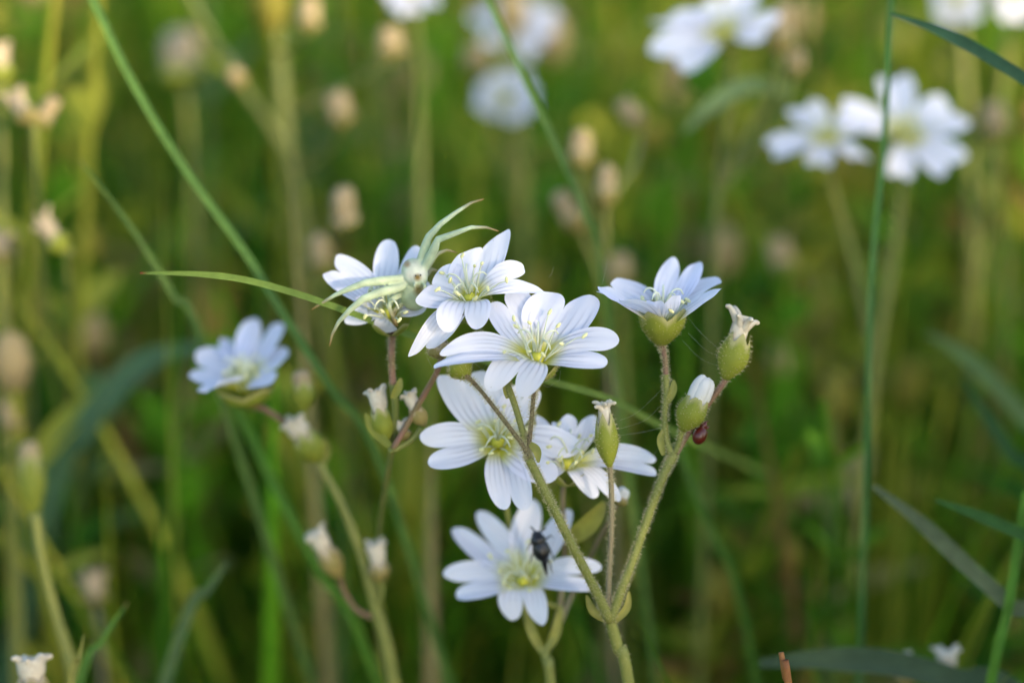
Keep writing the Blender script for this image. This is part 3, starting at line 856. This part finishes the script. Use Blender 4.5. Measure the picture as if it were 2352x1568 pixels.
bud_plant('bent whitish head near the left edge below the forked stalk', [((150, 575, 95), (120, 545, 95), (90, 498, 95), 1.7, 'withered', False, 0)],
          [(152, 580, 95), (160, 700, 110), (175, 900, 150)], [0.31, 0.31, 0.37], 'stem_far')
bud_plant('whitish head cut by the left edge near the top', [((5, 190, 110), (0, 150, 110), (-6, 100, 110), 2.0, 'withered', False)],
          [(5, 190, 110), (8, 350, 115), (10, 600, 118)], [0.37, 0.37, 0.43])
bud_plant('dim cream head on the left edge beside tall dark grass', [((30, 990, 120), (26, 965, 120), (20, 915, 120), 2.0, 'bud', True)],
          [(30, 990, 120), (36, 1150, 125), (44, 1400, 130)], [0.37, 0.37, 0.43])
bud_plant('tan head cut by the left edge halfway down', [((2, 600, 115), (0, 575, 115), (-3, 530, 115), 1.9, 'withered', True)],
          [(2, 600, 115), (6, 760, 118), (10, 980, 120)], [0.37, 0.37, 0.43])
bud_plant('grey white blurred head among grass in the upper left', [((425, 200, 210), (418, 150, 210), (410, 70, 230), 4.0, 'bud', False)],
          [(425, 200, 210), (440, 420, 215), (455, 700, 220)], [0.50, 0.50, 0.56])
bud_plant('grey faded head low among dark grass in the lower left', [((220, 1385, 130), (216, 1360, 130), (212, 1310, 130), 2.2, 'withered', True)],
          [(220, 1385, 130), (230, 1480, 132), (240, 1600, 134)], [0.37, 0.37, 0.43], 'stem_gray')
bud_plant('tan bud at the right edge beside the pair of far flowers', [((2290, 320, 170), (2285, 285, 170), (2280, 235, 170), 2.6, 'bud', True)],
          [(2290, 320, 170), (2300, 520, 175), (2310, 800, 180)], [0.37, 0.37, 0.43])

# far open flowers
H1 = lambda x, y: (1378 + x * .4142, y * .4142)
H2 = lambda x, y: (746.5 + x * .3661, y * .3661)
FK = dict(hi=True, stam=6)
L = plant('white chickweed at the upper right with two open flowers side by side', 2000, 800, 135)
bl, _ = flower(L, H1(1690, 752) + (125,), (.10, .35, .93), [
    tp(H1, (1700, 415), 2, (1545, 430), 2, xn=.80, w=1.32, m=.72, curl=.1), tp(H1, (2050, 680), 2, (1900, 535), 2, xn=.80, w=1.32, m=.72, curl=.1),
    tp(H1, (1895, 985), 1, (2030, 880), 1, xn=.80, w=1.32, m=.72, curl=.1), tp(H1, (1600, 975), 1, (1715, 1000), 1, xn=.80, w=1.32, m=.72, curl=.1),
    tp(H1, (1340, 560), 2, (1330, 690), 2, xn=.80, w=1.32, m=.72, curl=.12)], seed=11, **FK)
bl2, _ = flower(L, H1(1265, 775) + (122,), (-.15, .55, .82), [
    tp(H1, (1190, 560), 2, (1040, 610), 2, xn=.80, w=1.32, m=.72, curl=.1), tp(H1, (915, 790), 1, (965, 885), 1, xn=.80, w=1.32, m=.72, curl=.15),
    tp(H1, (1150, 915), -.5, (1270, 930), -.5, xn=.80, w=1.32, m=.72, curl=.3), tp(H1, (1400, 880), 0, (1500, 890), 0, xn=.80, w=1.32, m=.72, curl=.2),
    tp(H1, (1420, 590), 2, (1500, 700), 2, xn=.80, w=1.32, m=.72, curl=.1)], seed=12, **FK)
stem(L, [bl, (2070, 430, 136), (2050, 600, 138), (2010, 850, 140)], [.5, .5, .6, .7, .8], 'stem', ground=True)
stem(L, [bl2, (1910, 420, 132), (1960, 600, 138), (2008, 840, 140)], [.5, .45, .5, .5], 'stem_far', 'pedicel')
J = plant('large white chickweed flower near the top edge right of centre beside a tan bud', 1660, 600, 135)
bj, _ = flower(J, H1(690, 190) + (125,), (-.05, .62, .78), [
    tp(H1, (285, 125), 2, (420, 70), 2.4, xn=.78, w=1.5, m=.8, curl=.15), tp(H1, (285, 300), 0, (470, 400), -.5, xn=.78, w=1.5, m=.8, curl=.25),
    tp(H1, (1000, 110), 2, (900, 230), 1, xn=.78, w=1.5, m=.8, curl=.15), tp(H1, (600, -10), 3, (520, 60), 3, xn=.78, w=1.5, m=.8, curl=.1),
    tp(H1, (880, -30), 3, (760, -60), 3, xn=.78, w=1.5, m=.8, curl=.1)], seed=13, **FK)
stem(J, [bj, (1680, 120, 132), (1672, 250, 134), (1650, 420, 136), (1640, 650, 138)], [.45, .4, .42, .45, .5, .5], 'stem_far', ground=True)
bud(J, (1790, 130, 130), (1795, 65, 130), (1797, 8, 130), 1.9, 'bud', True, seed=3)
stem(J, [(1790, 128, 130), (1770, 220, 132), (1655, 420, 136)], [.45, .45, .5], 'stem_far', 'pedicel')
bud(J, (1820, 175, 140), (1828, 145, 140), (1832, 112, 140), 1.4, 'bud', True, seed=5)
stem(J, [(1820, 175, 140), (1790, 270, 140), (1652, 440, 136)], [.45, .45, .5], 'stem_far', 'pedicel')
leaf_part(J, [(1572, 302, 118), (1640, 238, 120), (1720, 195, 126), (1800, 205, 138)], 3.4, (.13, .20, .07))
Np = plant('blurred white chickweed top centre with one flower above another', 1200, 700, 230)
bn1, _ = flower(Np, H2(1160, 170) + (215,), (-.2, .25, .95), [
    tp(H2, (915, 90), 2, (1000, 40), 2, xn=.75, w=2.0, curl=.1), tp(H2, (1000, 280), 1, (1070, 310), 1, xn=.75, w=2.2, curl=.1),
    tp(H2, (1300, 370), 1, (1360, 300), 1, xn=.75, w=2.0, curl=.1), tp(H2, (1470, 90), 2, (1450, 200), 2, xn=.75, w=1.8, curl=.1),
    tp(H2, (1160, -30), 2, (1290, -10), 2, xn=.75, w=1.9, curl=.1)], seed=14, **FK)
bn2, _ = flower(Np, H2(1140, 640) + (205,), (-.35, .30, .88), [
    tp(H2, (950, 560), 2, (940, 650), 2, xn=.8, w=2.0, curl=.1), tp(H2, (1030, 730), 0, (1150, 770), 0, xn=.8, w=2.0, curl=.15),
    tp(H2, (1050, 460), 3, (1160, 430), 3, xn=.8, w=1.9, curl=.1), tp(H2, (1330, 570), 2, (1290, 480), 2, xn=.8, w=1.8, curl=.1),
    tp(H2, (1260, 740), 1, (1330, 680), 1, xn=.8, w=1.8, curl=.1)], seed=15, **FK)
stem(Np, [bn1, (1190, 120, 225), (1200, 350, 226), (1205, 700, 230)], [.7, .7, .8, .9], 'stem', ground=True)
stem(Np, [bn2, (1178, 330, 215), (1196, 500, 224), (1204, 690, 230)], [.6, .6, .6], 'stem', 'pedicel')
bud(Np, (1100, 165, 215), (1098, 140, 215), (1094, 105, 215), 2.4, 'bud', True, seed=6)
stem(Np, [(1100, 164, 215), (1130, 300, 220), (1200, 500, 226)], [.5, .5, .5], 'stem', 'pedicel')
Op = plant('white flower cut by the top edge left of centre', 960, 500, 170)
bo, _ = flower(Op, (945, -15, 165), (.05, .7, .7), [
    (((880, -10, 1), (895, 18, .5)), dict(xn=.75, w=2)), (((925, 38, -.5), (960, 34, -.5)), dict(xn=.7, w=1.9, curl=.3)), (((1010, 8, 1), (1000, -30, 1)), dict(xn=.7, w=1.9)),
    (((975, -60, 2), (930, -70, 2)), dict(xn=.7, w=1.9)), (((900, -55, 2), (880, -35, 2)), dict(xn=.7, w=1.9))], seed=16, **FK)
stem(Op, [bo, (955, 90, 172), (962, 300, 176), (970, 600, 180)], [.6, .6, .7, .8], 'stem', ground=True)
Mp = plant('cream white flowers cut by the top right corner', 2230, 500, 200)
bm, _ = flower(Mp, (2195, 5, 190), (-.2, .4, .9), [
    (((2140, -20, 1), (2145, 25, 1)), dict(xn=.8, w=2)), (((2175, 55, 0), (2215, 55, 0)), dict(xn=.8, w=2)), (((2255, 30, 1), (2250, -15, 1)), dict(xn=.8, w=2)),
    (((2225, -60, 1), (2185, -65, 1)), dict(xn=.8, w=2)), (((2155, -55, 1), (2135, -35, 1)), dict(xn=.8, w=2))], seed=17, **FK)
bm2, _ = flower(Mp, (2325, 0, 185), (.1, .6, .8), [
    (((2290, 20, 1), (2280, -10, 1)), dict(xn=.8, w=2)), (((2310, 48, 0), (2345, 50, 0)), dict(xn=.8, w=2)), (((2380, 20, 1), (2375, -15, 1)), dict(xn=.8, w=2)),
    (((2345, -60, 1), (2305, -55, 1)), dict(xn=.8, w=2))], seed=18, **FK)
stem(Mp, [bm, (2215, 120, 198), (2225, 350, 202), (2235, 700, 206)], [.7, .7, .8, .9], 'stem', ground=True)
stem(Mp, [bm2, (2310, 150, 192), (2270, 400, 200), (2237, 690, 206)], [.6, .6, .7], 'stem', 'pedicel')

# ================================================================== SINGLE GRASS BLADES
BR = (.09, .18, .04)
grass_blade('long bright green blade slanting from the top edge across the upper left', [(200, -30, 56), (300, 180, 52), (420, 380, 50), (560, 575, 48), (650, 720, 48), (760, 890, 52), (880, 1080, 69)], 1.15, BR, prof=lambda t: .85)
grass_blade('short green blade with a pale tip left of the long slanting blade', [(183, 368, 58), (300, 520, 58), (400, 680, 62), (470, 800, 68)], 1.05, (.10, .17, .04), (.3, .2, .1))
grass_blade('sharp green blade with a dark red tip reaching left behind the flowers', [(322, 627, 8), (450, 629, 8), (560, 642, 8), (680, 674, 8), (790, 712, 9), (1000, 790, 22), (1240, 868, 28), (1400, 915, 30), (1510, 972, 50), (1700, 1060, 110), (1900, 1150, 200), (2100, 1230, 300)], .72, (.16, .24, .05), (.20, .03, .02), prof=lambda t: min(1, .35 + 6 * t), tl=.006)
grass_blade('dark blue green blade pointing left from the upper right edge', [(2046, 32, 32), (2150, 68, 30), (2250, 118, 29), (2360, 185, 28), (2480, 265, 28)], 1.45, (.035, .09, .05), prof=lambda t: min(1, .25 + 3 * t))
grass_blade('narrow green blade running down in front of the far top centre flowers', [(1110, -30, 60), (1180, 125, 60), (1240, 255, 60), (1310, 405, 62), (1350, 505, 64), (1385, 640, 70)], 1.05, (.09, .17, .04), prof=lambda t: .8)
grass_blade('thin upright green blade crossing the far right pair of flowers', [(2048, -30, 55), (2038, 200, 55), (2026, 380, 56), (2008, 560, 58), (1996, 800, 60), (1990, 1100, 66)], .75, (.07, .18, .05), prof=lambda t: .9)
grass_blade('grey green blade slanting down to the right edge', [(2005, 1115, 45), (2110, 1195, 44), (2210, 1288, 43), (2320, 1388, 42), (2430, 1490, 42)], 1.9, (.11, .14, .07), prof=lambda t: min(1, .3 + 3 * t))
grass_blade('dark green blade tip pointing left at the lower right edge', [(2148, 1148, 36), (2240, 1180, 35), (2352, 1228, 34), (2460, 1280, 34)], 1.4, (.04, .11, .025), prof=lambda t: min(1, .25 + 3 * t))
grass_blade('soft pale green blade arching down at the right edge', [(2130, 765, 119), (2200, 805, 118), (2280, 875, 116), (2360, 965, 115), (2440, 1080, 115)], 2.2, (.11, .18, .06), prof=lambda t: min(1, .25 + 3 * t))
grass_blade('dark strip as underside of the pale arching blade at the right edge, shade in its colour', [(2212, 866, 98), (2270, 960, 95), (2330, 1050, 94), (2400, 1150, 92)], 1.5, (.03, .09, .025), prof=lambda t: min(1, .3 + 3 * t))  # separate strip for the blade's underside; its shade is put into the colour
grass_blade('broad dark grey green blade lying across the lower right corner', [(1745, 1522, 52), (1900, 1512, 52), (2050, 1522, 52), (2200, 1562, 52), (2370, 1630, 52)], 3.0, (.050, .085, .045), prof=lambda t: min(1, .35 + 3 * t))
grass_blade('broad blue green blade arching up behind the left flower', [(460, 795, 133), (350, 820, 131), (270, 882, 129), (190, 985, 129), (120, 1120, 133)], 3.4, (.06, .13, .065), prof=lambda t: min(1, .35 + 3 * t))
grass_blade('yellow green blade tip standing in the lower left corner', [(193, 1456, 28), (180, 1520, 28), (160, 1600, 28)], 1.0, (.24, .24, .06), prof=lambda t: min(1, .15 + 1.5 * t))
grass_blade('green blade leaning right from the lower left corner', [(292, 1384, 48), (235, 1470, 48), (175, 1590, 48)], 1.3, (.08, .18, .03), (.3, .2, .08), prof=lambda t: min(1, .15 + 1.5 * t))
grass_blade('faint green blade leaning right in the dark lower left', [(528, 1283, 75), (475, 1355, 76), (420, 1440, 78)], 1.6, (.09, .15, .06))
grass_blade('bright green blade running down from under the ragged left flower', [(500, 850, 78), (545, 935, 77), (600, 1050, 76), (665, 1180, 74), (740, 1320, 77), (840, 1490, 84)], 1.2, (.08, .19, .02), prof=lambda t: min(1, .35 + 3 * t))
grass_blade('green blade edging the lower right corner', [(2360, 1130, 40), (2338, 1250, 40), (2315, 1400, 40), (2270, 1600, 42)], 1.3, (.08, .20, .02), prof=lambda t: .9)
grass_blade('upright tan dry blade behind the left flower', [(500, 600, 276), (498, 700, 276), (490, 820, 278), (470, 960, 288)], 5.2, (.36, .20, .06), prof=lambda t: .8)
grass_blade('reddish dry blade low behind the left flower', [(430, 1050, 266), (436, 1110, 266), (442, 1180, 273)], 4.4, (.22, .10, .05), prof=lambda t: .8)
grass_blade('green blade passing down behind the spotted lower stem right of centre', [(1555, 1010, 85), (1590, 1110, 86), (1640, 1230, 88), (1700, 1380, 95)], 1.2, (.06, .14, .02), prof=lambda t: .8)
mb = MB(); P = [at(1794, 1497, 3), at(1801, 1535, 3), at(1806, 1560, 3), at(1814, 1590, 3)]
P += to_ground(P[-2], P[-1]); tube(mb, P, [.30, .36, .4, .45, .5, .5], 8, 6)
tag(mb.build('dry_stalk', M['straw'], None, P[-1]), 'short broken orange brown stalk at the bottom edge', 'dry stalk')

# ================================================================== ANIMALS
def creature(name, org, blobs, limbs, voxel=.10, smooth=3):
    """one continuous body: blobs and tapering limbs are fused by a voxel remesh in mm, then baked to metres"""
    mb = MB()
    for c, ax, rl, rw in blobs: ellipsoid(mb, (c - org) / MM * MM, ax, rl, rw, 20, 14)
    for pts, radii in limbs: tube(mb, [p - org for p in pts], radii, 10, 0)
    me = bpy.data.meshes.new(name); me.from_pydata([tuple(Vector(v) / MM) for v in mb.v], [], mb.f)
    o = bpy.data.objects.new(name, me); COL.objects.link(o)
    rm = o.modifiers.new('fuse', 'REMESH'); rm.mode = 'VOXEL'; rm.voxel_size = voxel; rm.use_smooth_shade = True
    sm = o.modifiers.new('smooth', 'SMOOTH'); sm.iterations = smooth; sm.factor = .5
    dg = bpy.context.evaluated_depsgraph_get()
    m2 = bpy.data.meshes.new_from_object(o.evaluated_get(dg))
    m2.transform(Matrix.Scale(MM, 4)); m2.name = name
    o.modifiers.clear(); o.data = m2; bpy.data.meshes.remove(me)
    o.location = org
    for p in m2.polygons: p.use_smooth = True
    return o

def paint(o, fn):
    me = o.data; P = np.zeros(len(me.vertices) * 3); me.vertices.foreach_get('co', P)
    P = P.reshape(-1, 3) + np.array(o.location)
    ca = me.color_attributes.new('Col', 'FLOAT_COLOR', 'POINT'); cc = np.ones((len(P), 4), dtype=np.float32); cc[:, :3] = fn(P)
    ca.data.foreach_set('color', cc.ravel())

def build_spider():
    Z = 8.0
    def q(px, py, dz): return at(px, py, Z + dz / ZS)          # dz in real mm from the body's depth
    th, ab = q(952, 626, 0), q(951, 674, .9)
    blobs = [(th, q(962, 644, -.9) - q(944, 606, .6), 1.75, 1.45), (q(961, 641, -.7), q(964, 646, -1) - th, 0.95, 1.05), (q(951, 650, .5), ab - th, .9, .75),
             (ab, q(953, 700, 1.2) - ab, 1.95, 1.6)]
    limbs = []; tips = []
    def leg(pts, radii):
        P = [q(*p) for p in pts]; limbs.append((P, radii)); tips.append(P[-1])
    big = [.54, .48, .52, .42, .34, .24, .17, .11]
    leg([(945, 634, 0), (912, 641, -.4), (872, 645, -1.1), (836, 650, -1.4), (800, 664, -1.2), (768, 678, -.7), (738, 697, 0), (716, 711, .5)], big)
    leg([(943, 648, .2), (915, 661, -.6), (874, 671, -1.6), (834, 686, -2), (803, 712, -1.6), (778, 739, -1), (763, 768, -.5), (757, 795, 0)], big)
    leg([(938, 662, .5), (914, 680, .3), (897, 690, -.2), (893, 704, -.4), (900, 722, 0), (909, 740, .6), (914, 750, 1)], [.36, .36, .34, .30, .24, .17, .10])
    leg([(942, 672, .8), (925, 694, 1.0), (908, 710, 1.2), (902, 730, 1.6), (908, 752, 2.2), (915, 772, 2.8)], [.32, .30, .27, .22, .16, .10])
    leg([(958, 622, 0), (968, 592, -.2), (978, 562, -.7), (985, 543, -1), (1012, 514, -1), (1050, 486, -.5), (1082, 466, .3), (1112, 457, .8)], big)
    leg([(964, 628, -.2), (982, 602, -.8), (998, 570, -1.6), (1006, 550, -1.8), (1042, 537, -2), (1082, 522, -2), (1116, 522, -1.6), (1146, 531, -1)], big)
    leg([(964, 634, .5), (982, 614, .6), (996, 592, .6), (1006, 582, .6), (1026, 574, .9), (1052, 581, 1.4)], [.36, .34, .30, .24, .17, .09])
    leg([(962, 652, .9), (980, 632, 1.4), (992, 618, 1.7), (1004, 622, 2), (1014, 634, 2.4)], [.30, .26, .22, .15, .09])
    for sgn in (-1, 1): limbs.append(([q(962 + 6 * sgn, 645, -1.2), q(964 + 12 * sgn, 656, -1.8), q(964 + 8 * sgn, 668, -1.8)], [.20, .18, .12]))
    o = creature('crab_spider', th, blobs, limbs, .11, 3)
    ln = np.array((q(955, 650, 0) - CAM).normalized())
    def fn(P):
        c = np.tile(np.array([.55, .64, .46]), (len(P), 1))
        for t in tips:
            f = np.clip(1 - np.linalg.norm(P - np.array(t), axis=1) / .0030, 0, 1)[:, None] ** .8
            c = c * (1 - f) + np.array([.36, .22, .06]) * f
        f = np.clip(1.25 - np.linalg.norm(P - np.array(ab), axis=1) / .0016, 0, 1)[:, None]; c = c * (1 - f) + np.array([.42, .46, .16]) * f
        for (x, y, rr, colr) in ((944, 630, .0009, (.78, .78, .68)), (968, 628, .0007, (.78, .78, .68)), (952, 612, .0007, (.74, .76, .64)), (959, 637, .0004, (.26, .17, .04)), (934, 606, .0004, (.42, .30, .18)), (962, 668, .0006, (.32, .24, .08))):
            v = P - np.array(q(x, y, 0)); d = np.linalg.norm(v - (v @ ln)[:, None] * ln, axis=1)
            f = np.clip(1.4 - d / rr, 0, 1)[:, None] * (np.linalg.norm(v, axis=1) < .0036)[:, None]
            c = c * (1 - f) + np.array(colr) * f
        return c
    paint(o, fn); o.data.materials.clear(); o.data.materials.append(M['spider'])
    tag(o, 'pale green crab spider with long spread legs on the white flower', 'spider')
    mb = MB()
    for (x, y) in ((955, 633), (966, 632)): ellipsoid(mb, q(x, y, -1.75), FWD, .10, .10, 8, 6)
    mb.build('eyes', M['beetle_black'], o)
build_spider()

def build_black_beetle():
    Z = 22.0
    def q(px, py, dz): return at(px, py, Z + dz / ZS)
    b = q(1243, 1262, 0); ax = q(1247, 1280, .2) - q(1237, 1238, 0)
    blobs = [(b, ax, 1.35, 1.0), (q(1236, 1240, -.1), ax, .80, .90), (q(1233, 1228, -.1), ax, .50, .60)]
    L = [.13, .12, .09, .06]
    limbs = [([q(1249, 1282, .3), q(1252, 1300, .7), q(1256, 1322, 1.1)], [.42, .30, .08])]
    for pts in ([(1240, 1242, .2), (1256, 1236, .3), (1264, 1228, .7), (1271, 1236, 1.2)], [(1246, 1256, .2), (1262, 1258, .3), (1268, 1272, .8), (1272, 1290, 1.3)],
                [(1248, 1274, .3), (1262, 1288, .5), (1266, 1302, .9), (1270, 1318, 1.4)], [(1232, 1244, .2), (1220, 1246, .3), (1214, 1256, .8), (1210, 1266, 1.3)],
                [(1238, 1262, .3), (1226, 1268, .4), (1220, 1282, .9), (1217, 1296, 1.4)], [(1234, 1228, 0), (1244, 1219, 0), (1254, 1212, .2)], [(1231, 1227, 0), (1226, 1216, 0), (1218, 1208, .2)]):
        limbs.append(([q(*p) for p in pts], L[:len(pts)]))
    o = creature('black_beetle', b, blobs, limbs, .07, 2)
    o.data.materials.clear(); o.data.materials.append(M['beetle_black'])
    tag(o, 'small black beetle climbing inside the lowest open white flower', 'beetle')
build_black_beetle()

def build_red_beetle():
    Z = 8.0
    def q(px, py, dz): return at(px, py, Z + dz / ZS)
    b = q(1607, 1000, 0); ax = q(1616, 978, 0) - q(1602, 1014, 0)
    blobs = [(b, ax, 1.02, .80), (q(1616, 977, 0), ax, .42, .42)]
    limbs = [([q(1617, 974, 0), q(1621, 969, -.1), q(1628, 967, -.1)], [.18, .12, .08])]
    for pts in ([(1603, 985, 0), (1594, 983, .1), (1587, 988, .3)], [(1618, 985, 0), (1626, 983, .1), (1630, 976, .3)], [(1598, 1000, .1), (1590, 995, .3), (1585, 988, .5)], [(1615, 1000, .1), (1622, 998, .2), (1626, 990, .4)]):
        limbs.append(([q(*p) for p in pts], [.12, .10, .06]))
    o = creature('red_beetle', b, blobs, limbs, .07, 2)
    o.data.materials.clear(); o.data.materials.append(M['beetle_red'])
    tag(o, 'tiny dark red round insect hanging below the white tipped bud', 'insect')
build_red_beetle()

# fine spider silk between the stalks
mb = MB(); rs = random.Random(5)
def thread(p, q, sag=.4, r=.0065):
    m = p.lerp(q, rs.uniform(.35, .65)) - Vector((0, 0, sag * MM)); tube(mb, [p, m, q], r, 3, 5, caps=False)
for a, b in [((1530, 880, 8), (1420, 960, 6)), ((1525, 930, 8), (1410, 985, 6)), ((1520, 985, 8), (1415, 1000, 6)), ((1525, 1010, 8), (1450, 1080, 12)), ((1580, 735, 8), (1660, 800, 8)),
             ((1575, 760, 8), (1655, 812, 8)), ((1570, 775, 8), (1662, 840, 8)), ((1262, 640, 2), (1276, 618, 2)), ((1252, 668, 2), (1236, 690, 1)), ((1290, 850, 0), (1275, 880, 0)), ((1245, 880, 0), (1278, 876, 0)),
             ((1085, 830, 0), (1130, 850, 0)), ((1080, 845, 0), (1120, 838, 0)), ((985, 815, 4), (1000, 860, 6)), ((1400, 600, 6), (1380, 650, 6))]:
    for k in range(1):
        thread(at(a[0] + rs.uniform(-6, 6), a[1] + rs.uniform(-6, 6), a[2]), at(b[0] + rs.uniform(-6, 6), b[1] + rs.uniform(-6, 6), b[2]), rs.uniform(.1, .8))
tag(mb.build('spider_silk', M['silk']), 'fine pale silk threads strung between stalks and petals', 'silk', None, 'stuff')
